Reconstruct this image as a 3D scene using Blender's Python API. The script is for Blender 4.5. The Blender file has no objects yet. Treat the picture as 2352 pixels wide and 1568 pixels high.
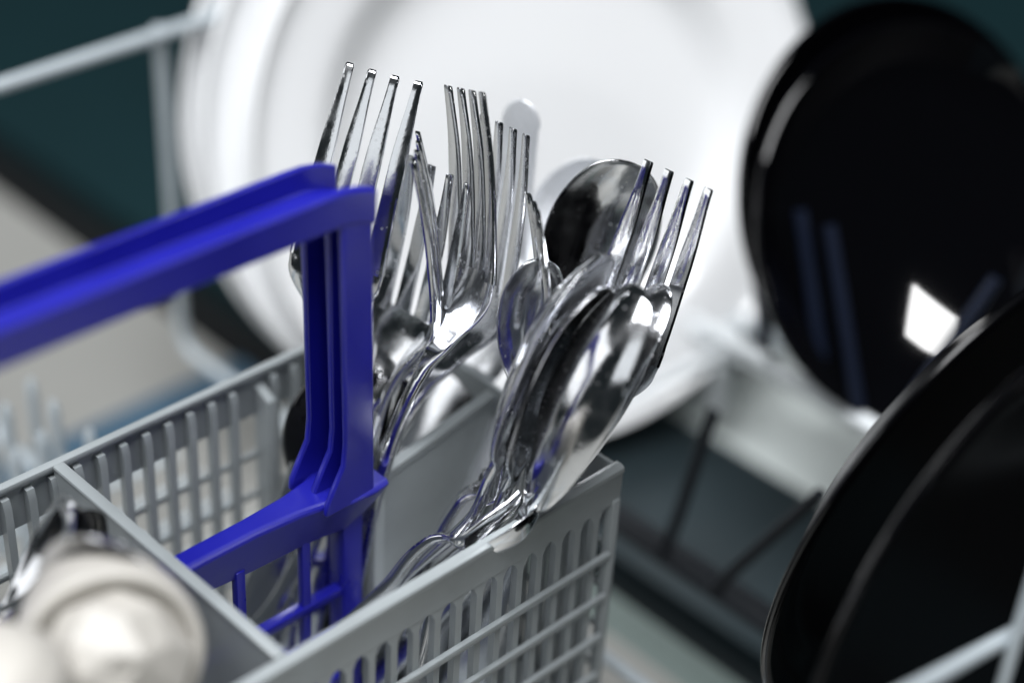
import bpy, bmesh, math, random
from mathutils import Vector, Matrix
random.seed(7)
R = math.radians
MM = 0.001
scene = bpy.context.scene
COL = scene.collection

# ---------------------------------------------------------------- camera (all coordinates below are millimetres; rim of the basket is z = 0)
CAM = Vector((-215.17, -285.84, 345.84))
YAW, PITCH, ROLL = 0.76727256, 0.59360668, 0.061068168
FPX = 4148.1                                   # focal length in pixels of a 2352 px wide picture
fw = Vector((math.cos(PITCH)*math.cos(YAW), math.cos(PITCH)*math.sin(YAW), -math.sin(PITCH)))
rt = fw.cross(Vector((0, 0, 1))).normalized(); up = rt.cross(fw)
rt, up = rt*math.cos(ROLL)+up*math.sin(ROLL), -rt*math.sin(ROLL)+up*math.cos(ROLL)
cd = bpy.data.cameras.new('camera'); cam = bpy.data.objects.new('camera', cd); COL.objects.link(cam)
cam.matrix_world = Matrix(((rt.x, up.x, -fw.x, CAM.x*MM), (rt.y, up.y, -fw.y, CAM.y*MM), (rt.z, up.z, -fw.z, CAM.z*MM), (0, 0, 0, 1)))
cd.sensor_width = 36; cd.lens = 36*FPX/2352; cd.clip_start = 0.02; cd.clip_end = 60
cd.dof.use_dof = True; cd.dof.focus_distance = 0.545; cd.dof.aperture_fstop = 2.5; cd.dof.aperture_blades = 8
scene.camera = cam

# ---------------------------------------------------------------- world, lamps, exposure
w = bpy.data.worlds.new('World'); scene.world = w; w.use_nodes = True
bg = w.node_tree.nodes['Background']; bg.inputs[0].default_value = (0.62, 0.80, 0.88, 1); bg.inputs[1].default_value = 0.02
scene.view_settings.view_transform = 'Standard'; scene.view_settings.look = 'None'
scene.view_settings.exposure = 0.0; scene.view_settings.gamma = 1.0

def lamp(name, loc, target, sx, sy, power, color=(1, 1, 1), roll=0):
    l = bpy.data.lights.new(name, 'AREA'); l.shape = 'RECTANGLE'; l.size = sx; l.size_y = sy; l.energy = power; l.color = color
    o = bpy.data.objects.new(name, l); COL.objects.link(o); o.location = loc
    q = (Vector(target)-Vector(loc)).to_track_quat('-Z', 'Y').to_matrix().to_4x4() @ Matrix.Rotation(roll, 4, 'Z')
    o.matrix_world = Matrix.Translation(loc) @ q
    return o
lamp('ceiling_softbox', (-0.30, -0.12, 1.70), (0.1, 0.05, 0), 1.5, 1.0, 62, (0.97, 0.98, 1.0))
lamp('window_lamp', (1.35, -2.07, 1.11), (0.343, 0.024, -0.045), 0.30, 0.21, 5.5, (1, 1, 1), R(-58))
lamp('front_fill', (-1.75, -0.75, 1.15), (0.1, 0.05, 0), 1.0, 1.2, 3.5, (0.93, 0.97, 1.0))  # added fill lamp for frontal light and steel reflections, no real window
lamp('left_fill', (-1.15, 1.0, 0.55), (0.1, 0.05, 0), 1.3, 1.0, 5.5, (0.96, 0.98, 1.0))  # added side fill that whitens left-facing steel, no real window

def DEP(u, v, d): return CAM + (fw + rt*((u-1176)/FPX) - up*((v-784)/FPX))*d          # a point at distance d along the view
def ONP(u, v, ax, val):
    k = fw + rt*((u-1176)/FPX) - up*((v-784)/FPX)
    return CAM + k*((val-CAM[ax])/k[ax])

# ---------------------------------------------------------------- materials
MAT = {}
def mat(name, color, rough=0.4, metal=0.0, noise=0.0, nscale=200, bump=0.0, bscale=400, coat=0.0, spec=0.5, stretch=None, rnoise=0.0, sss=0.0):
    m = bpy.data.materials.new(name); m.use_nodes = True; t = m.node_tree; b = t.nodes['Principled BSDF']
    b.inputs['Base Color'].default_value = (*color, 1); b.inputs['Roughness'].default_value = rough; b.inputs['Metallic'].default_value = metal
    b.inputs['Coat Weight'].default_value = coat; b.inputs['Coat Roughness'].default_value = 0.25 if 'blue' in name else 0.06
    b.inputs['Specular IOR Level'].default_value = spec
    if sss: b.inputs['Subsurface Weight'].default_value = sss; b.inputs['Subsurface Radius'].default_value = (.002, .002, .002)
    tc = t.nodes.new('ShaderNodeTexCoord'); mp = t.nodes.new('ShaderNodeMapping'); t.links.new(tc.outputs['Object'], mp.inputs[0])
    if stretch: mp.inputs['Scale'].default_value = stretch
    if noise:
        n = t.nodes.new('ShaderNodeTexNoise'); n.inputs['Scale'].default_value = nscale; n.inputs['Detail'].default_value = 4; t.links.new(mp.outputs[0], n.inputs[0])
        r = t.nodes.new('ShaderNodeValToRGB'); t.links.new(n.outputs[0], r.inputs[0])
        r.color_ramp.elements[0].position = .3; r.color_ramp.elements[1].position = .7
        r.color_ramp.elements[0].color = (*[c*(1-noise) for c in color], 1); r.color_ramp.elements[1].color = (*[min(1, c*(1+noise)) for c in color], 1)
        t.links.new(r.outputs[0], b.inputs['Base Color'])
    if rnoise:
        n = t.nodes.new('ShaderNodeTexNoise'); n.inputs['Scale'].default_value = nscale; n.inputs['Detail'].default_value = 5; t.links.new(mp.outputs[0], n.inputs[0])
        mr = t.nodes.new('ShaderNodeMapRange'); mr.inputs[1].default_value = .3; mr.inputs[2].default_value = .7; mr.inputs[3].default_value = max(0, rough-rnoise); mr.inputs[4].default_value = rough+rnoise
        t.links.new(n.outputs[0], mr.inputs[0]); t.links.new(mr.outputs[0], b.inputs['Roughness'])
    if bump:
        n = t.nodes.new('ShaderNodeTexNoise'); n.inputs['Scale'].default_value = bscale; n.inputs['Detail'].default_value = 3; t.links.new(mp.outputs[0], n.inputs[0])
        bp = t.nodes.new('ShaderNodeBump'); bp.inputs['Strength'].default_value = bump; bp.inputs['Distance'].default_value = .0004; t.links.new(n.outputs[0], bp.inputs['Height']); t.links.new(bp.outputs[0], b.inputs['Normal'])
    MAT[name] = m; return m
mat('steel', (0.80, 0.81, 0.83), 0.13, 1.0, rnoise=0.07, nscale=160, bump=0.06, bscale=900)
mat('steel_matte', (0.93, 0.95, 0.98), 0.55, 1.0, rnoise=0.05, nscale=90)
mat('steel_worn', (0.66, 0.67, 0.70), 0.2, 1.0, rnoise=0.07, nscale=140, bump=0.1, bscale=700)
mat('basket_grey', (0.32, 0.35, 0.36), 0.30, noise=.10, nscale=30, bump=.16, bscale=350, coat=.15)
mat('blue_plastic', (0.010, 0.011, 0.31), 0.34, noise=.13, nscale=25, rnoise=.08, bump=.15, bscale=250, coat=.4, spec=.6)
mat('porcelain', (0.86, 0.87, 0.88), 0.12, noise=.01, nscale=12, coat=.5)
mat('black_glaze', (0.0015, 0.0015, 0.0022), 0.035, spec=.5)
mat('black_satin', (0.0012, 0.0012, 0.0016), 0.22, spec=.10)
mat('black_rim', (0.0015, 0.0015, 0.002), 0.14, spec=.45)
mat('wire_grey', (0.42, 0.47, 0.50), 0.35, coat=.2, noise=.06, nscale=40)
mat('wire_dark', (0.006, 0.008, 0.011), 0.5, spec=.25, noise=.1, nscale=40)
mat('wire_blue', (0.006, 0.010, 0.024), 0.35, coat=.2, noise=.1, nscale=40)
mat('dark_cutlery', (0.004, 0.004, 0.005), 0.12, spec=.5, coat=.4, rnoise=.05, nscale=100)  # black base stands for dark reflections on the low steel fork and spoon
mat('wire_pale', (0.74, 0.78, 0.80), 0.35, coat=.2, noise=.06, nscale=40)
mat('cream_plastic', (0.50, 0.48, 0.44), 0.5, noise=.07, nscale=60, bump=.3, bscale=60, coat=.05)
mat('door_steel', (0.36, 0.36, 0.34), 0.45, metal=.25, noise=.06, nscale=8)
mat('tub_shade_teal', (0.003, 0.019, 0.023), 0.5, noise=.15, nscale=6)  # teal shade of the steel tub is held in this colour
mat('tub_lit', (0.80, 0.86, 0.84), 0.4, noise=.06, nscale=9)  # high albedo stands in for light falling on the tub floor
mat('shade_black', (0.001, 0.002, 0.0025), 0.6, noise=.2, nscale=12)  # near-black base carries the shade of the gap and deep tub
mat('shadow_blue', (0.06, 0.11, 0.16), 0.4, noise=.1, nscale=12)
mat('door_green', (0.19, 0.24, 0.225), 0.45, noise=.06, nscale=8)
mat('floor_dark', (0.017, 0.028, 0.033), 0.45, noise=.2, nscale=10)

for nm in ('steel', 'steel_worn', 'dark_cutlery'):       # dried water spots and fine hairline wear
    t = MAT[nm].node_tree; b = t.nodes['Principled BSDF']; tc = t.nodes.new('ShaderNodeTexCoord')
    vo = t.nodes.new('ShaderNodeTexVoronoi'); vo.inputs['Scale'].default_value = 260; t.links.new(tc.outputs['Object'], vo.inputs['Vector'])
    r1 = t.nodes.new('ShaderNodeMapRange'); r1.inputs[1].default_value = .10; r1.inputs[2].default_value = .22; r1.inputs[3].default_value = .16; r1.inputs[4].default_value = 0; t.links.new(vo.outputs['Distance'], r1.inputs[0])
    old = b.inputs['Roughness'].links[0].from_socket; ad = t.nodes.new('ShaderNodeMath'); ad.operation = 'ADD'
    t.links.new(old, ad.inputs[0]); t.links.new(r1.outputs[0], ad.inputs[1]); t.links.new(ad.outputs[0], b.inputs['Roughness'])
# ---------------------------------------------------------------- object helpers
def empty(name, loc, label, cat, group=None):
    o = bpy.data.objects.new(name, None); COL.objects.link(o); o.location = Vector(loc)*MM; o.empty_display_size = .01
    o['label'] = label; o['category'] = cat
    if group: o['group'] = group
    return o
def tag(o, label=None, cat=None, group=None, kind=None):
    if label: o['label'] = label
    if cat: o['category'] = cat
    if group: o['group'] = group
    if kind: o['kind'] = kind
    return o
def origin(o):
    p = Vector((0, 0, 0))
    while o is not None: p += o.location; o = o.parent
    return p/MM
def build(name, verts, faces, m, parent=None, smooth=True, org=None, sharp=35):
    base = Vector(org) if org is not None else (origin(parent) if parent else Vector((0, 0, 0)))
    me = bpy.data.meshes.new(name)
    me.from_pydata([(Vector(v)-base)*MM for v in verts], [], faces)
    bm = bmesh.new(); bm.from_mesh(me); bmesh.ops.recalc_face_normals(bm, faces=bm.faces); bm.to_mesh(me); bm.free()
    me.materials.append(MAT[m])
    if smooth:
        me.polygons.foreach_set('use_smooth', [True]*len(me.polygons)); me.set_sharp_from_angle(angle=R(sharp))
    o = bpy.data.objects.new(name, me); COL.objects.link(o)
    if parent: o.parent = parent; o.location = (base-origin(parent))*MM
    else: o.location = base*MM
    return o
def dup(src, parent, loc):           # another piece that shares the mesh of src; loc in mm (world)
    c = src.copy(); COL.objects.link(c); c.parent = parent; c.location = (Vector(loc)-origin(parent))*MM
    return c
class G:                             # geometry collector
    def __init__(s): s.v = []; s.f = []
    def add(s, v, f):
        k = len(s.v); s.v += [Vector(a) for a in v]; s.f += [tuple(i+k for i in q) for q in f]; return s
    def box(s, a, b, bev=0.0):
        x0, y0, z0 = a; x1, y1, z1 = b
        bm = bmesh.new(); bmesh.ops.create_cube(bm, size=1)
        for vv in bm.verts: vv.co = Vector(((x0+x1)/2+vv.co.x*(x1-x0), (y0+y1)/2+vv.co.y*(y1-y0), (z0+z1)/2+vv.co.z*(z1-z0)))
        if bev: bmesh.ops.bevel(bm, geom=bm.edges[:], offset=bev, segments=2, profile=.5, affect='EDGES')
        bm.verts.index_update(); s.add([vv.co.copy() for vv in bm.verts], [[q.index for q in ff.verts] for ff in bm.faces]); bm.free(); return s
    def tube(s, pts, r, n=12, caps=True):
        pts = [Vector(p) for p in pts]; rings = []; T = []
        for i in range(len(pts)):
            T.append((pts[min(i+1, len(pts)-1)]-pts[max(i-1, 0)]).normalized())
        a = T[0].orthogonal().normalized()
        rr = r if isinstance(r, (list, tuple)) else [r]*len(pts)
        for i, p in enumerate(pts):
            a = (a-T[i]*a.dot(T[i])).normalized(); b = T[i].cross(a)
            rings.append([p+(a*math.cos(2*math.pi*k/n)+b*math.sin(2*math.pi*k/n))*rr[i] for k in range(n)])
        f = [(i*n+k, i*n+(k+1) % n, (i+1)*n+(k+1) % n, (i+1)*n+k) for i in range(len(pts)-1) for k in range(n)]
        v = [q for g in rings for q in g]
        if caps: f += [tuple(range(n)), tuple(range(len(v)-n, len(v)))]
        return s.add(v, f)
    def prism(s, poly, origin_, ax1, ax2, ext):       # polygon (a,b) in the plane ax1/ax2, extruded by the vector ext
        o = Vector(origin_); a = Vector(ax1); b = Vector(ax2); e = Vector(ext); n = len(poly)
        v = [o+a*p[0]+b*p[1] for p in poly]; v += [q+e for q in v]
        return s.add(v, [tuple(range(n)), tuple(range(2*n-1, n-1, -1))]+[(i, (i+1) % n, n+(i+1) % n, n+i) for i in range(n)])
    def make(s, name, m, parent=None, **k): return build(name, s.v, s.f, m, parent, **k)

def lathe(g, prof, c, n_, seg=128):
    n_ = Vector(n_).normalized(); a = n_.cross(Vector((0, 0, 1))).normalized(); b = a.cross(n_); c = Vector(c); v = []
    for r_, h in prof:
        for k in range(seg):
            t = 2*math.pi*k/seg; v.append(c+(a*math.cos(t)+b*math.sin(t))*r_+n_*h)
    f = [(i*seg+k, i*seg+(k+1) % seg, (i+1)*seg+(k+1) % seg, (i+1)*seg+k) for i in range(len(prof)-1) for k in range(seg)]
    f += [tuple(range(seg)), tuple(range(len(v)-seg, len(v)))]
    return g.add(v, f)
def smoothprof(pts, n=6):
    out = []
    for i in range(len(pts)-1):
        p0 = pts[max(i-1, 0)]; p1 = pts[i]; p2 = pts[i+1]; p3 = pts[min(i+2, len(pts)-1)]
        for k in range(n):
            t = k/n
            out.append(tuple(.5*((2*p1[j])+(-p0[j]+p2[j])*t+(2*p0[j]-5*p1[j]+4*p2[j]-p3[j])*t*t+(-p0[j]+3*p1[j]-3*p2[j]+p3[j])*t**3) for j in (0, 1)))
    out.append(pts[-1]); return out
def interp(tab, s):
    if s <= tab[0][0]: return tab[0][1]
    for (a, x), (b, y) in zip(tab, tab[1:]):
        if s <= b:
            t = (s-a)/(b-a); t = t*t*(3-2*t); return x+(y-x)*t
    return tab[-1][1]

# ================================================================ SETTING: open dishwasher below and behind the rack
def sheet(name, x0, x1, y0, y1, z, th, m, label):
    o = G().box((x0, y0, z-th), (x1, y1, z), 0).make(name, m, smooth=False, org=((x0+x1)/2, (y0+y1)/2, z)); tag(o, label, kind='structure'); return o
sheet('door_panel', -700, 212, -900, 1100, -165, 12, 'door_steel', 'pale grey steel inner door of the dishwasher under the rack')
sheet('door_shadow', -700, 212, 286, 311, -160.5, 4, 'shadow_blue', 'blue grey strip on the pale door panel, rack rim shadow in its colour')  # flat strip coloured as the shadow of the rack rim
sheet('door_edge', 212, 231, -900, 150, -165, 12, 'door_green', 'pale greenish door edge below the plate tines')
sheet('door_gap', 212, 250, -900, 1100, -185, 12, 'shade_black', 'gap behind the pale door panel, its shade put in as black')
sheet('tub_floor', 250, 1600, 150, 1600, -165, 12, 'tub_shade_teal', 'steel tub floor behind the rack corner, teal shade in its colour')
sheet('dark_floor', 250, 347, -900, 150, -165, 12, 'floor_dark', 'dark floor strip beside the cutlery basket')  # plain dark strip, level with the tub floor
sheet('tub_lit_patch', 347, 620, -30, 150, -165, 12, 'tub_lit', 'tub floor patch under the black bowl, light put into its pale colour')
sheet('tub_side', 347, 1600, -900, -30, -175, 12, 'shade_black', 'depth of the tub under the black plates, its shade put in as black')
sheet('tub_back', 620, 1600, -30, 150, -165, 12, 'shade_black', 'depth of the tub at the far right, its shade put in as black')

# ================================================================ RACK
RACK = empty('dish_rack', (158, 277, -115), 'grey coated wire dish rack carrying the basket, plates and bowls', 'dish rack')
def wire(pts, r, m='wire_grey', name='wire'):
    g = G(); g.tube(pts, r, 12); return g.make(name, m, RACK)
def bend(pts, rad=8, n=5):
    pts = [Vector(p) for p in pts]; out = [pts[0]]
    for i in range(1, len(pts)-1):
        a = pts[i]+(pts[i-1]-pts[i]).normalized()*rad; b = pts[i]+(pts[i+1]-pts[i]).normalized()*rad
        for k in range(n+1):
            t = k/n; out.append(a*(1-t)**2+pts[i]*2*t*(1-t)+b*t*t)
    out.append(pts[-1]); return out
wire([(-260, 277, 36), (40, 277, 37), (500, 277, 42)], 2.9, name='rim_wire')
for x in (-120, 62, 158):
    wire(bend([(x, 280, 40), (x+2, 280, -115), (x+2, -210, -115)], 12), 2.6, name='side_wire')
for y in (238, 150, -60):
    wire([(-260, y, -119), (520, y, -119)], 2.2, name='floor_wire')
# dark row of plate tines right of the basket
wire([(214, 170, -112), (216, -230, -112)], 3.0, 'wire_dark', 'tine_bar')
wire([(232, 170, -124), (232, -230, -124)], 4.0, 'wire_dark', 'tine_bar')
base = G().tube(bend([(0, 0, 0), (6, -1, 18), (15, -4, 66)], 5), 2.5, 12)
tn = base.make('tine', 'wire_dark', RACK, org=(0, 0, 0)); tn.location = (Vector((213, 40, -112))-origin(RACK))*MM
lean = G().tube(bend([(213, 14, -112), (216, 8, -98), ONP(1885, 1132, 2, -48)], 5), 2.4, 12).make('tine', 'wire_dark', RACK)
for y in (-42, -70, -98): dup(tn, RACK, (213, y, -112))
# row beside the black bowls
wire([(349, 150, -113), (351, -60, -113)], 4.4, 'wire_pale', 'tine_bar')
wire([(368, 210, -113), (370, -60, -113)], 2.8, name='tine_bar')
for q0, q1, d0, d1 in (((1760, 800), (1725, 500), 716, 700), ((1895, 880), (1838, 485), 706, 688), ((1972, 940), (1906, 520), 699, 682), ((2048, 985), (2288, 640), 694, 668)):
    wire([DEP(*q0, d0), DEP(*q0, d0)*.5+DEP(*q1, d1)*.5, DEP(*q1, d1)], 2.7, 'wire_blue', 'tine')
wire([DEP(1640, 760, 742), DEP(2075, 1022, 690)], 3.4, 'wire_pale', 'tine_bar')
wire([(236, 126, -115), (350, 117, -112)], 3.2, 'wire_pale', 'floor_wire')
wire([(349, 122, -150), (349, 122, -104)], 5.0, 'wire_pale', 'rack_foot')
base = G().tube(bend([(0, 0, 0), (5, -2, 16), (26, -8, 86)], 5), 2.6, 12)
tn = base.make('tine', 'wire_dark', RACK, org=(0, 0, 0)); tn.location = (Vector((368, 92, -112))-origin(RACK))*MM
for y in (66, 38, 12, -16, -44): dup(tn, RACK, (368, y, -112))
# pale fold-down tines between basket and rack side
base = G().tube([(0, 0, 0), (0, 0, 52), (0, 0, 56), (0, 0, 58)], [2.4, 2.2, 1.7, .6], 12)
tops = [(70, 868), (122, 918), (12, 925), (204, 985), (34, 1030), (-40, 880), (95, 990), (150, 1050), (-30, 990), (60, 1100)]
P0 = ONP(*tops[0], 2, -54)
tn = base.make('tine', 'wire_grey', RACK, org=(0, 0, 0)); tn.location = (Vector((P0.x, P0.y, -112))-origin(RACK))*MM
for q in tops[1:]:
    p = ONP(*q, 2, -54); dup(tn, RACK, (p.x, p.y, -112))
for k in range(4): wire([(-40, 160+k*18, -112), (110, 160+k*18, -112)], 1.9, name='floor_wire')
# near side of the rack, bottom right corner of the picture
a = ONP(2420, 1402, 1, -137); b = ONP(2050, 1607, 1, -137)
wire([(-60, -137, b.z+(b.z-a.z)/(b.x-a.x)*(-60-b.x)), b, a, (a.x+160, -137, a.z+(a.z-b.z)/(a.x-b.x)*160)], 2.2, name='rim_wire')
c = ONP(2338, 1450, 1, -140.5)
wire(bend([(c.x+4, -140.5, c.z+60), (c.x, -140.5, c.z), (c.x-4, -140.5, -118)], 6), 1.9, name='side_wire')

# ================================================================ PLATES
PN = Vector((math.cos(R(20.6))*math.sin(R(-19.4)), -math.cos(R(20.6))*math.cos(R(19.4)), math.sin(R(20.6))))
plate_prof = [(0.5, 0), (30, 0), (60, 0.05)]+smoothprof([(72, .2), (80, 0.7), (88, 2.5), (96, 8), (103, 13), (112, 15.0), (127, 17.0), (131.5, 19.3), (134.2, 22.5)], 5)
def thick(prof, th):        # front profile -> closed front + rounded lip + back
    rim = prof[-1]; back = [(r_, h-th) for r_, h in prof[::-1]]
    return prof+[(rim[0]+.9, rim[1]-th*.15), (rim[0]+1.3, rim[1]-th*.5), (rim[0]+.9, rim[1]-th*.85)]+back
def plate(name, c, n_, prof, th, m, label, cat, group):
    c = Vector(c); foot = c-Vector((0, 0, 1))*0
    o = lathe(G(), thick(prof, th), c-Vector(n_).normalized()*prof[-1][1], n_).make(name, m, org=c, sharp=60)
    return tag(o, label, cat, group)
plate('dinner_plate', (295.3, 188.6, -20.5), PN, plate_prof, 4.5, 'porcelain', 'front white dinner plate whose full face fills the background', 'plate', 'white dinner plates standing in the rack')
plate('dinner_plate', (286.0, 208.5, -16.5), PN, plate_prof, 4.5, 'porcelain', 'middle white dinner plate showing only a thin rim arc', 'plate', 'white dinner plates standing in the rack')
plate('dinner_plate', (285.5, 222.0, -15.5), PN, plate_prof, 4.5, 'porcelain', 'rearmost white dinner plate with the leftmost rim arc', 'plate', 'white dinner plates standing in the rack')
BN = Vector((math.cos(R(29.5))*math.sin(R(-15.1)), -math.cos(R(29.5))*math.cos(R(15.1)), math.sin(R(29.5))))
bowl_prof = [(0.5, 0)]+[(3.0*k, (3.0*k)**2/600) for k in range(1, 20)]+smoothprof([(60, 6.3), (66, 8.6), (71, 11.2), (75.5, 14), (78.3, 16.5)], 4)
plate('side_plate', (341.5, 30.0, -5.5), BN, bowl_prof, 3.2, 'black_glaze', 'black glossy side plate with a square window reflection', 'plate', 'black plates at the upper right')
plate('side_plate', (347, 43, -0.5), BN, bowl_prof, 3.2, 'black_glaze', 'black side plate behind the one with the window reflection', 'plate', 'black plates at the upper right')
KN = Vector((math.cos(R(-8.9))*math.sin(R(-6.8)), -math.cos(R(-8.9))*math.cos(R(6.8)), math.sin(R(-8.9))))
KP = Vector((math.cos(R(2.5))*math.sin(R(-3.5)), -math.cos(R(2.5))*math.cos(R(3.5)), math.sin(R(2.5))))
dark_prof = [(0.5, 0), (30, 0), (60, 0)]+smoothprof([(70, 0.2), (78, 1), (84, 5), (90, 9), (98.7, 12)], 5)
plate('large_plate', (230.0, -80.0, -12.4), KN, dark_prof, 3.6, 'black_satin', 'black large plate nearest the pale tub floor patch, lit along its rim', 'plate', 'black plates at the lower right')
plate('large_plate', (182.9, -118.4, -14.8), KP, dark_prof, 3.6, 'black_satin', 'second black large plate with a bright rim line in front', 'plate', 'black plates at the lower right')

for p in [o for o in bpy.data.objects if o.name.startswith('large_plate')]:      # glossy lip of each large plate
    n_ = KN if abs(p.location.x-.23) < .005 else KP; c = Vector(p.location)/MM
    g = G(); a = n_.cross(Vector((0, 0, 1))).normalized(); b = a.cross(n_)
    pts = [c-n_*1.7+(a*math.cos(2*math.pi*k/120)+b*math.sin(2*math.pi*k/120))*99.6 for k in range(121)]
    g.tube(pts, 1.2, 10); g.make('lip', 'black_rim', p)

# ================================================================ CUTLERY BASKET
X1, W, FL = 130.6, 110.0, -108.0
XL = -133.0
BK = empty('cutlery_basket', (0, 55, FL), 'grey plastic cutlery basket with lattice walls and blue handle', 'cutlery basket')
PITCHX = 8.4
# --- back wall (seen from inside)
g = G(); g.box((XL, W, -1.6), (X1+1.6, W+3.2, 1.0), .7); g.box((XL, W+1.6, -17), (X1, W+2.8, -1.6), 0)
g.box((XL, W, FL), (X1, W+2.6, FL+8), .5)
bw = g.make('back_wall', 'basket_grey', BK)
def slatgeo(y0, y1, ztop, wx, bev):
    g = G(); n = [(-wx/2, FL+4), (-wx/2, ztop-bev), (-wx/2+.3, ztop), (wx/2-.3, ztop), (wx/2, ztop-bev), (wx/2, FL+4)]
    g.prism(n, (0, y0, 0), (1, 0, 0), (0, 0, 1), (0, y1-y0, 0)); return g
sl = None
xs = [6.4+k*PITCHX for k in range(-17, 16)]
for x in xs:
    if abs(x-77) < 5 or not (XL+3 < x < X1-3): continue
    if sl is None:
        g = G(); poly = [(W-.6, -3.2), (W+1.55, -3.0), (W+1.55, FL+4), (W-1.6, FL+4), (W-1.6, -6.5)]
        g.prism(poly, (-1.3, 0, 0), (0, 1, 0), (0, 0, 1), (2.6, 0, 0))
        sl = g.make('slat', 'basket_grey', bw, org=(0, 0, 0)); sl.location = (Vector((x, 0, 0))-origin(bw))*MM
    else: dup(sl, bw, (x, 0, 0))
fin = G().prism([(W-6.0, -9.5), (W-5.4, -8.4), (W+1.55, -5.0), (W+1.55, FL+4), (W-6.0, FL+4)], (75.2, 0, 0), (0, 1, 0), (0, 0, 1), (3.4, 0, 0)).make('guide_fin', 'basket_grey', bw)
rl = None
for k in range(5):
    z = -34-17*k
    if rl is None:
        rl = G().box((XL, W+1.3, -1.1), (X1, W+3.0, 1.1), .3).make('rail', 'basket_grey', bw, org=(0, 0, 0)); rl.location = (Vector((0, 0, z))-origin(bw))*MM
    else: dup(rl, bw, (0, 0, z))
# --- front wall (seen from outside)
g = G()
band = [(-2.6, -13.2), (-1.0, -13.4), (0.9, -2.5), (0.9, 0.2), (0.2, 1.0), (-2.0, 1.0), (-3.2, 0.2), (-3.4, -1.2), (-2.9, -2.4)]
g.prism(band, (XL, 0, 0), (0, 1, 0), (0, 0, 1), (X1+1.2-XL, 0, 0)); g.box((XL, -1.5, FL), (X1, 1, FL+8), .5)
fwl = g.make('front_wall', 'basket_grey', BK)
sl = None
xs = [4.5+k*PITCHX for k in range(-16, 16)]
for i, x in enumerate(xs):
    if not (XL+3 < x < X1-4): continue
    if sl is None:
        g = G(); top = [(-4.2, -13.0), (4.2, -13.0), (2.3, -14.6), (1.25, -17), (1.25, FL+4), (-1.25, FL+4), (-1.25, -17), (-2.3, -14.6)]
        g.prism(top, (0, -2.35, 0), (1, 0, 0), (0, 0, 1), (0, 2.6, 0))
        sl = g.make('slat', 'basket_grey', fwl, org=(0, 0, 0)); sl.location = (Vector((x, 0, 0))-origin(fwl))*MM
    else: dup(sl, fwl, (x, 0, 0))
rl = None
for z in (-33.5, -51.2, -68.8, -86.5):
    if rl is None:
        rl = G().box((XL, -4.2, -1.3), (X1-2, -2.2, 1.3), .45).make('rail', 'basket_grey', fwl, org=(0, 0, 0)); rl.location = (Vector((0, 0, z))-origin(fwl))*MM
    else: dup(rl, fwl, (0, 0, z))
# --- end walls
def endwall(x, s, name='end_wall'):
    g = G(); g.box((min(x-s*.8, x+s*1.0), .95, -12), (max(x-s*.8, x+s*1.0), W-.1, .4), .4)
    g.box((min(x-s*2.2, x+s*1.2), -3.3, FL), (max(x-s*2.2, x+s*1.2), .4, -12), .5)
    g.box((min(x-s*3, x+s*2.2), W+.1, FL), (max(x-s*3, x+s*2.2), W+2.9, -16), .5)
    g.box((min(x, x+s*2), 1, FL), (max(x, x+s*2), W, FL+8), .3)
    e = g.make(name, 'basket_grey', BK)
    q = None
    for k in range(12):
        y = 9+k*8.4
        if q is None:
            q = G().box((x-1.2, -1.2, FL+4), (x+1.2, 1.2, -11.5), 0).make('slat', 'basket_grey', e, org=(0, 0, 0), smooth=False); q.location = (Vector((0, y, 0))-origin(e))*MM
        else: dup(q, e, (0, y, 0))
    q = None
    for z in (-33.5, -51.2, -68.8, -86.5):
        if q is None:
            q = G().box((x+s*.3, 1, -1.2), (x+s*1.6, W, 1.2), .3).make('rail', 'basket_grey', e, org=(0, 0, 0)); q.location = (Vector((0, 0, z))-origin(e))*MM
        else: dup(q, e, (0, 0, z))
    return e
endwall(X1, 1); endwall(XL, -1)
# --- solid cross dividers at x = 0 and -66, sloping middle partition, floor grid
def divider(x, nm='divider'):
    g = G(); g.box((x-1.5, .8, FL+2), (x+1.5, W+.2, .3), 0)
    v = [(x-1.5, .8, .3), (x+1.5, .8, .3)]
    g.box((x-2.0, .9, -.6), (x+2.0, W+.1, 1.3), .8)
    return g.make(nm, 'basket_grey', BK)
divider(0.0); divider(-67.0)
g = G()
g.prism([(81, FL+2), (81, -12.5), (130.2, -2.9), (130.2, FL+2)], (0, 53.8, 0), (1, 0, 0), (0, 0, 1), (0, 2.6, 0))
g.prism([(80.6, -14), (80.6, -11.6), (129.8, -2.0), (129.8, -4.6)], (0, 53.1, 0), (1, 0, 0), (0, 0, 1), (0, 4.0, 0))
g.box((76.5, 51.0, FL+2), (80.9, 59.0, -12.5), .8)
g.make('middle_partition', 'basket_grey', BK)
g = G(); g.box((XL, 1, FL-2), (X1, W, FL+1.2), 0); g.make('basket_floor', 'basket_grey', BK)

# --- blue handle: grip, post and centre panel along y = 55
YB = 55.0
g = G()
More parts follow.
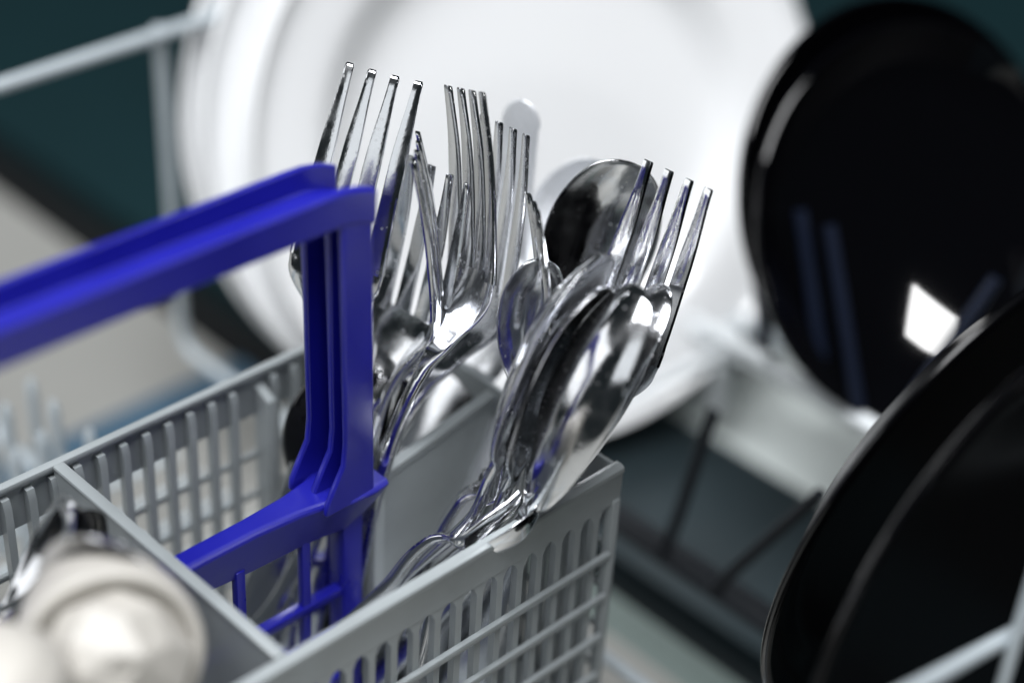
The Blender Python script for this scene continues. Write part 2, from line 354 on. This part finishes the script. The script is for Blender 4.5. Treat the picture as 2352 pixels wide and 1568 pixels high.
# U-shaped grip, open upwards, rising gently and rounded at its end
def grip(g, x0, x1):
    sec = [(-10, 0), (-10, -11.0), (10, -11.0), (10, 0), (7.4, .6), (7.4, -7.6), (-7.4, -7.6), (-7.4, .6)]
    v = []; xsn = [x0+(x1-x0)*k/24 for k in range(25)]
    for x in xsn:
        ax = abs(x)
        zz = 103.0-max(0, ax-56)**2*.016
        wob = 1.0
        for y, z in sec: v.append(Vector((x, YB+y*wob, zz+z)))
    n = len(sec); f = [(i*n+k, i*n+(k+1) % n, (i+1)*n+(k+1) % n, (i+1)*n+k) for i in range(24) for k in range(n)]
    f += [tuple(range(n)), tuple(range(len(v)-n, len(v)))]
    g.add(v, f)
grip(g, -71, 71)
hg = g.make('handle_grip', 'blue_plastic', BK, sharp=30)
md = hg.modifiers.new('bevel', 'BEVEL'); md.width = .0009; md.segments = 3; md.limit_method = 'ANGLE'; md.angle_limit = R(40)
def post(s, name='handle_post'):
    # E section open towards the inside of the handle, flaring at its foot
    v = []; zs = [93, 60, 30, 16, 8, 2, -4, -8]
    for z in zs:
        fl = max(0, 12-z)/19; fl = fl*fl*(3-2*fl) if fl < 1 else 1
        xo = 69.6+(93-z)*.015; xi = xo-11.0-fl*8; dp = 7.6-fl*2.0; hw = 9.7
        t = 2.2
        sec = [(xo, -hw), (xo, hw), (xi, hw), (xi, hw-t), (xo-2.5, hw-t), (xo-2.5, 1.2), (xi+2+0*dp, 1.2), (xi+2, -1.2), (xo-2.5, -1.2), (xo-2.5, -hw+t), (xi, -hw+t), (xi, -hw)]
        for x, y in sec: v.append(Vector((s*x, YB+y, z)))
    n = 12; f = [(i*n+k, i*n+(k+1) % n, (i+1)*n+(k+1) % n, (i+1)*n+k) for i in range(len(zs)-1) for k in range(n)]
    f += [tuple(range(n)), tuple(range(len(v)-n, len(v)))]
    g = G().add(v, f)
    p = g.make(name, 'blue_plastic', BK, sharp=32)
    md = p.modifiers.new('bevel', 'BEVEL'); md.width = .0007; md.segments = 2; md.limit_method = 'ANGLE'; md.angle_limit = R(40)
    return p
post(1); post(-1)
# crossbar with flared ledge at the foot of the post
def crossbar():
    v = []; st = [(-77, 10.2), (-71, 10.8), (-62, 10.2), (-52, 5.5), (-30, 4.2), (0, 4.2), (30, 4.4), (46, 5.5), (56, 7.4), (62, 10.2), (71, 10.8), (77, 10.2)]
    for x, hw in st:
        top = -4.6-max(0, abs(x)-30)*.02; lo = -19 - (2.5 if 20 < abs(x) < 70 else 0)
        if abs(x) > 71: lo = -13
        for y, z in ((-hw, top-1.6), (-hw+1.2, top), (hw-1.2, top), (hw, top-1.6), (hw*.9, lo), (-hw*.45, lo)): v.append(Vector((x, YB+y, z)))
    n = 6; m_ = len(st)
    f = [(i*n+k, i*n+(k+1) % n, (i+1)*n+(k+1) % n, (i+1)*n+k) for i in range(m_-1) for k in range(n)]
    f += [tuple(range(n)), tuple(range(len(v)-n, len(v)))]
    return G().add(v, f)
cb = crossbar().make('handle_crossbar', 'blue_plastic', BK, sharp=32)
md = cb.modifiers.new('sub', 'BEVEL'); md.width = .0006; md.segments = 2; md.limit_method = 'ANGLE'; md.angle_limit = R(30)
for s in (1, -1):
    pl = G().box((min(s*63, s*71), YB-4.5, FL+4), (max(s*63, s*71), YB+3, -12), .8).make('handle_leg', 'blue_plastic', cb)
q = None
for x in (24.5, 49.5, -24.5, -49.5):
    if q is None:
        q = G().box((-1.6, YB-3.0, FL+4), (1.6, YB, -18), .4).make('slat', 'blue_plastic', cb, org=(0, 0, 0)); q.location = (Vector((x, 0, 0))-origin(cb))*MM
    else: dup(q, cb, (x, 0, 0))
q = None
for z in (-48, -67, -86):
    if q is None:
        q = G().box((-67, YB-3.6, -1.7), (67, YB+.4, 1.7), .5).make('rail', 'blue_plastic', cb, org=(0, 0, 0)); q.location = (Vector((0, 0, z))-origin(cb))*MM
    else: dup(q, cb, (0, 0, z))

# ================================================================ CUTLERY
class Spine:
    """tip T -> neck N -> handle end B, smooth bend at N; n = direction the concave side faces"""
    def __init__(s, T, N, B, psi):
        s.T, s.N, s.B = Vector(T), Vector(N), Vector(B); s.L1 = (s.N-s.T).length; s.L2 = (s.B-s.N).length; s.L = s.L1+s.L2
        s.d1 = (s.N-s.T).normalized(); s.d2 = (s.B-s.N).normalized()
        toc = (CAM-s.T).normalized(); ax = s.d1; n = (toc-ax*toc.dot(ax)).normalized()
        s.n0 = Matrix.Rotation(R(psi), 3, ax) @ n
    def at(s, q):
        rad = 22; a = s.L1-rad; b = s.L1+rad
        if q < a: p = s.T+s.d1*q; t = s.d1
        elif q > b: p = s.N+s.d2*(q-s.L1); t = s.d2
        else:
            k = (q-a)/(2*rad); P0 = s.N-s.d1*rad; P2 = s.N+s.d2*rad
            p = P0*(1-k)**2+s.N*2*k*(1-k)+P2*k*k; t = ((s.N-P0)*(1-k)+(P2-s.N)*k).normalized()
        n = (s.n0-t*s.n0.dot(t)).normalized(); x = n.cross(t)
        return p, t, n, x
def sweep(g, sp, ss, y, wl, wr, cup, th, xo=lambda s: 0, m=9, wref=None, e=4):
    v = []; n2 = 2*m
    for s in ss:
        p, t, n, x = sp.at(s); Y = y(s); a = wl(s); b = wr(s); k = cup(s); h = th(s); o = xo(s)
        row = []
        for j in range(m):
            xi = math.sin(-math.pi/2+math.pi*j/(m-1)); ww = a if xi < 0 else b
            X = o+xi*ww; zc = k*((X/wref(s))**2 if wref else xi*xi)
            row.append((X, zc, math.sqrt(max(0, 1-abs(xi)**e))*h/2+.04*h))
        for X, zc, hh in row: v.append(p+x*X+n*(Y+zc+hh))
        for X, zc, hh in row[::-1]: v.append(p+x*X+n*(Y+zc-hh))
    f = [(i*n2+k, i*n2+(k+1) % n2, (i+1)*n2+(k+1) % n2, (i+1)*n2+k) for i in range(len(ss)-1) for k in range(n2)]
    f += [tuple(range(n2)), tuple(range(len(v)-n2, len(v)))]
    return g.add(v, f)
def lin(a, b, n): return [a+(b-a)*i/(n-1) for i in range(n)]
def tipspace(a, b, n): return [a+(b-a)*(1-math.cos(math.pi/2*i/(n-1))) for i in range(n)]
def endspace(a, b, n): return [a+(b-a)*math.sin(math.pi/2*i/(n-1)) for i in range(n)]

def handle_part(root, sp, s0, y, m, wend=9.0, wneck=3.0):
    L = sp.L
    ww = lambda s: interp([(s0, wneck), (s0+25, wneck), (L-14, wend)], s)*(1 if s < L-10 else math.sqrt(max(.0004, 1-((s-(L-10))/10.0)**2)))
    th = lambda s: interp([(s0, 2.8), (s0+25, 3.6), (L-20, 2.2), (L, 1.8)], s)
    g = G(); sweep(g, sp, lin(s0, L-12, 22)+endspace(L-12, L-.02, 9)[1:], y, ww, ww, lambda s: 0, th, e=2.6)
    return g.make('handle', m, root, sharp=60)
def fork(T, N, B, psi, label, wide=13.2, tl=.62, m='steel', name='fork', curv=1.0, tw=1.0):
    sp = Spine(T, N, B, psi); sp = Spine(Vector(T)-sp.n0*7.5*curv, N, B, psi); L1 = sp.L1; root = empty(name, B, label, 'fork', 'cutlery standing in the basket')
    st = L1*tl
    tab = [(0, 7.5), (L1*.2, 3.4), (L1*.45, -.6), (L1*.68, -3.4), (L1*.82, -3.0), (L1*1.0, 1.5), (L1*1.25, 3.2), (sp.L*.75, .8), (sp.L, -2)]
    tab = [(q, h*curv) for q, h in tab]
    # smooth interpolation through table
    def y(s):
        pts = tab
        for i in range(len(pts)-1):
            if s <= pts[i+1][0]:
                p0 = pts[max(i-1, 0)]; p1 = pts[i]; p2 = pts[i+1]; p3 = pts[min(i+2, len(pts)-1)]
                h = p2[0]-p1[0]; t = (s-p1[0])/h
                m1 = (p2[1]-p0[1])/max(1e-6, p2[0]-p0[0])*h; m2 = (p3[1]-p1[1])/max(1e-6, p3[0]-p1[0])*h
                return (2*t**3-3*t*t+1)*p1[1]+(t**3-2*t*t+t)*m1+(-2*t**3+3*t*t)*p2[1]+(t**3-t*t)*m2
        return pts[-1][1]
    wid = lambda s: interp([(0, wide*.88), (st, wide), (st+6, wide*.98), (L1*.9, wide*.42), (L1*1.02, 3.2), (L1*1.1, 3.0)], s)
    g = G(); s1 = L1*1.06
    sweep(g, sp, lin(st-.5, s1, 22), y, wid, wid, lambda s: interp([(st, 1.3), (L1*.85, 1.6), (L1*1.02, 0)], s), lambda s: interp([(st, 1.9), (s1, 2.8)], s), e=4)
    g.make('head', m, root, sharp=60)
    sp_ = wide*2*.252
    for i in range(4):
        off = lambda s, i=i: (i-1.5)*sp_*interp([(0, .93), (st, 1)], s)*1.02
        hw = lambda s: min(wide*.235, interp([(0, 1.25*tw), (st*.5, 2.4*tw), (st*.93, 2.8*tw), (st+2, 3.4*tw)], s)*(1 if s > .5 else .82+.36*s))
        th = lambda s: interp([(0, 1.7), (st, 1.85)], s)*(1 if s > .5 else .82+.36*s)
        g = G(); sweep(g, sp, [.0, .25, .5]+lin(3, st+2.4, 16), y, hw, hw, lambda s: 1.3, th, xo=off, m=7, wref=lambda s: wide, e=10)
        g.make('tine', m, root, sharp=50)
    handle_part(root, sp, s1, y, m)
    return root
def spoon(T, N, B, psi, label, wide=19, depth=8, m='steel', th0=1.5):
    sp = Spine(T, N, B, psi); L1 = sp.L1; root = empty('spoon', B, label, 'spoon', 'cutlery standing in the basket')
    def egg(s):
        u = min(1, max(0, s/(L1*.98)))
        base = math.sin(math.pi*u**.80)**.5 if 0 < u < 1 else 0
        return base
    wid = lambda s: max(interp([(0, .3), (2, .3), (L1*.8, 0.3), (L1*.98, 3.0)], s), wide*egg(s)) if s < L1 else interp([(L1, 3.0), (L1*1.1, 3.0)], s)
    dp = lambda s: depth*max(0, math.sin(math.pi*min(1, max(0, s/L1))**.85))**.75
    arch = lambda s: interp([(0, 1.5), (L1*.3, 0), (L1*.8, 0), (L1*1.0, 1.0), (L1*1.3, 4.0), (sp.L*.8, 1), (sp.L, -2)], s)
    y = lambda s: arch(s)-dp(s)
    s1 = L1*1.05
    g = G(); sweep(g, sp, tipspace(.03, L1*.4, 16)+lin(L1*.4, L1, 22)[1:]+lin(L1, s1, 4)[1:], y, wid, wid, dp, lambda s: interp([(0, th0), (L1*.85, th0), (L1*1.05, 2.8)], s), m=19, e=6)
    g.make('bowl', m, root, sharp=75)
    handle_part(root, sp, s1, y, m, wend=9.5)
    return root
def knife(T, N, B, psi, label, wide=10, serr=False, m='steel', m2=None):
    # a table knife: rounded tip, cutting edge on the right, plain handle
    sp = Spine(T, N, B, psi); L1 = sp.L1; root = empty('knife', B, label, 'knife', 'cutlery standing in the basket')
    y = lambda s: 0
    tr = wide*1.05; tip = lambda s: math.sqrt(max(.001, 1-max(0, (tr-s)/tr)**2))
    def wr(s):
        a = wide*tip(s)
        if serr and s > tr: a -= (.9 if int(s/.8) % 2 else 0)
        return a
    wl = lambda s: wide*.8*math.sqrt(max(.001, 1-max(0, (tr-s)/tr)**2))
    ss = tipspace(.05, 6, 8)+[6+.8*k for k in range(1, 88) if 6+.8*k < L1] if serr else tipspace(.05, 20, 12)+lin(20, L1, 16)[1:]
    g = G(); sweep(g, sp, ss, y, wl, wr, lambda s: 0, lambda s: interp([(0, .8), (L1, 1.8)], s), m=9, e=1.6)
    g.make('blade', m, root, sharp=40)
    g = G(); L = sp.L
    ww = lambda s: interp([(L1-2, 5), (L1+12, 6.5), (L-15, 9.5)], s)*(1 if s < L-8 else math.sqrt(max(.001, 1-((s-(L-8))/8)**2)))
    sweep(g, sp, lin(L1-2, L-10, 18)+endspace(L-10, L-.03, 8)[1:], y, ww, ww, lambda s: 0, lambda s: interp([(L1-2, 3), (L1+8, 4.6), (L, 4)], s), e=2.4)
    g.make('handle', m2 or m, root, sharp=60)
    return root

def place(tip, td, neck, Ln, base, far=1):
    """tip on its sight line at distance td, neck Ln millimetres below it, base end inside the basket"""
    T = DEP(*tip, td); v = DEP(*neck, 1.0)-CAM; w_ = CAM-T
    a = v.dot(v); b = 2*v.dot(w_); c = w_.dot(w_)-Ln*Ln; D = max(0, b*b-4*a*c)
    N = CAM+v*((-b+far*math.sqrt(D))/2/a)
    return T, N, Vector(base)

def place2(tip, neck, dn, Ln, base):
    """the neck is set first, at distance dn; the tip leans towards the viewer on its sight line"""
    N = DEP(*neck, dn); v = DEP(*tip, 1.0)-CAM; w_ = CAM-N
    a = v.dot(v); b = 2*v.dot(w_); c = w_.dot(w_)-Ln*Ln; D = max(0, b*b-4*a*c)
    return CAM+v*((-b-math.sqrt(D))/2/a), N, Vector(base)

fork(*place((880, 186), 545, (750, 790), 86, (38, 76, -100)), -167, 'fork with dark widely spread tines behind the blue grip', wide=15.2, curv=1.9, tw=1.15)
fork(*place((1012, 400), 545, (858, 925), 80, (52, 74, -104)), 28, 'fork with bright mirror head right of the blue post', wide=14.6, curv=1.4)
fork(*place((958, 352), 530, (940, 850), 76, (60, 66, -104)), 88, 'fork seen edge on with its tines curving in one line', curv=1.5)
fork(*place((1070, 222), 538, (1000, 845), 83, (62, 66, -104)), 57, 'central fork with the tallest closely spaced tines', wide=13.6, curv=1.8)
fork(*place((1160, 305), 550, (1005, 880), 84, (52, 84, -104)), 40, 'fork nested right behind the tallest central fork', wide=13.0, curv=1.9)
fork(*place((1230, 480), 528, (1222, 1000), 76, (97, 40, -104)), 78, 'narrow fork seen edge on left of the large spoon', curv=1.0)
fork(*place((1560, 405), 538, (1325, 1000), 86, (88, 28, -104)), 28, 'rightmost fork with four pale spread tines', wide=15.6, curv=.9, tw=1.2)
spoon(DEP(1436, 366, 556), DEP(1300, 800, 584), Vector((104, 34, -104)), -16, 'large spoon with dark concave bowl facing the viewer', wide=18.5)
spoon(*place((1378, 372), 600, (1215, 820), 68, (90, 50, -104)), 20, 'spoon with pale blue bowl behind the large spoon', wide=19.5, m='steel_matte')
spoon(*place((1232, 590), 536, (1205, 905), 48, (105, 30, -104)), -22, 'small teaspoon with bright bowl left of the edge on fork', wide=11, depth=5)
knife(*place((1197, 228), 585, (1150, 740), 80, (80, 90, -104)), 22, 'table knife with rounded serrated pale tip behind the forks', wide=7.6, serr=True, m='steel_matte')
spoon(*place2((1388, 578), (1130, 1085), 528, 72, DEP(850, 1420, 602)), -72, 'blurred spoon seen edge on at the front of the bunch', wide=18, depth=8)
spoon(*place2((1385, 655), (1170, 1110), 532, 66, DEP(890, 1420, 606)), -66, 'blurred spoon nested between two others in front', wide=15, depth=7)
spoon(*place2((1468, 660), (1210, 1185), 532, 78, (75, 60, -104)), -128, 'largest front spoon with broad pale blurred bowl', wide=16.5, depth=9)
spoon(*place2((1524, 655), (1290, 1110), 556, 70, (92, 60, -104)), -115, 'spoon half hidden behind the largest front spoon', wide=17, depth=9, m='steel_worn')
fork(DEP(1185, 1152, 542), DEP(1010, 1228, 542), DEP(790, 1485, 588), 100, 'low fork lying edge on over the front rim', wide=11, tl=.55)
spoon(*place((1236, 1186), 532, (1060, 1270), 28, (45, 9, -100)), 90, 'teaspoon lying lowest over the front rim', wide=10, depth=4)
knife(DEP(1170, 735, 600), DEP(930, 1050, 618), Vector((70, 92, -104)), 25, 'broad bright knife slanting below the central forks', wide=9.5)
fork(DEP(880, 862, 572), DEP(815, 1150, 600), Vector((66, 80, -104)), 0, 'low fork coloured black for dark reflections, tips right of the blue post', wide=10, m='dark_cutlery', curv=.6)
spoon(DEP(800, 1010, 566), DEP(752, 1200, 588), Vector((30, 80, -104)), 30, 'teaspoon whose handle shows through the blue grid', wide=10, depth=4)
knife(DEP(812, 1020, 560), DEP(775, 1200, 582), Vector((44, 68, -104)), -20, 'knife standing against the blue grid behind the post', wide=8)
fork(DEP(1150, 1010, 548), DEP(1085, 1130, 560), DEP(905, 1440, 600), 60, 'small fork leaning on the middle partition behind the front spoons', wide=9)
spoon(DEP(782, 862, 575), DEP(722, 1150, 602), Vector((40, 92, -104)), 165, 'low spoon coloured dark for its reflections, half hidden left of the blue post', wide=15, depth=6, m='dark_cutlery')
spoon(*place((172, 1162), 484, (20, 1388), 42, (-100, 70, -100)), 58, 'narrow dark spoon with a bright left edge by the divider', wide=10, depth=5)
knife(*place((186, 1168), 490, (40, 1420), 46, (-90, 76, -100)), 20, 'glossy black knife leaning under the bright edged spoon', wide=8, m='dark_cutlery')
knife(*place((192, 1172), 497, (222, 1400), 44, (-40, 90, -100)), -10, 'glossy black knife standing upright beside the divider', wide=6, m='dark_cutlery')
spoon(*place((255, 1235), 452, (180, 1500), 45, (-60, 40, -100)), 10, 'spoon bowl peeking above the round cream cap', wide=16, depth=6)

# ================================================================ CREAM PARTS, lower left
def cap(name, c, n_, r_, label, cat):
    c = Vector(c); root = empty(name, c, label, cat); n_ = Vector(n_).normalized()
    g = G(); prof = smoothprof([(r_*1.0, -26), (r_*1.12, -12), (r_*1.16, -4), (r_*1.13, -.6), (r_*1.04, 0), (r_*.97, -1.2), (r_*.93, -3)], 4)
    lathe(g, prof, c, n_, 64); g.make('rim', 'cream_plastic', root, sharp=50)
    rows = [(r_*.90, -2.8), (r_*.93, 5), (r_*.80, 12), (r_*.50, 16), (r_*.08, 16.5)]; seg = 7; v = []
    a = n_.cross(Vector((0, 0, 1))).normalized(); b = a.cross(n_)
    for i, (rr, hh) in enumerate(rows):
        for k in range(seg):
            t = 2*math.pi*(k+.5*(i % 2))/seg; v.append(c+(a*math.cos(t)+b*math.sin(t))*rr*random.uniform(.86, 1.08)+n_*(hh+random.uniform(-2.2, 2.2)*(i > 0)))
    f = []
    for i in range(len(rows)-1):
        for k in range(seg):
            p, q, r2, s2 = i*seg+k, i*seg+(k+1) % seg, (i+1)*seg+(k+1) % seg, (i+1)*seg+k
            f += [(p, q, s2), (q, r2, s2)] if i % 2 == 0 else [(p, q, r2), (p, r2, s2)]
    f += [tuple(range(len(v)-seg, len(v))), tuple(range(seg))]
    d = G().add(v, f).make('dome', 'cream_plastic', root, smooth=False)
    md = d.modifiers.new('bevel', 'BEVEL'); md.width = .0008; md.segments = 2
    return root
cap('bottle_cap', DEP(258, 1515, 450), (-.38, -.84, .30), 20.5, 'round cream cap with a faceted dome in the left compartment', 'cap')
g = G(); lathe(g, smoothprof([(4, 9), (12, 7), (17, 2), (19, -5), (19.5, -40), (19, -70)], 5), DEP(-40, 1560, 415), (-.1, .1, 1), 48)
tag(g.make('cream_cup', 'cream_plastic', org=DEP(-40, 1560, 415)-Vector((0, 0, 70)), sharp=70), 'smooth cream cup cut off by the lower left picture corner', 'cup')
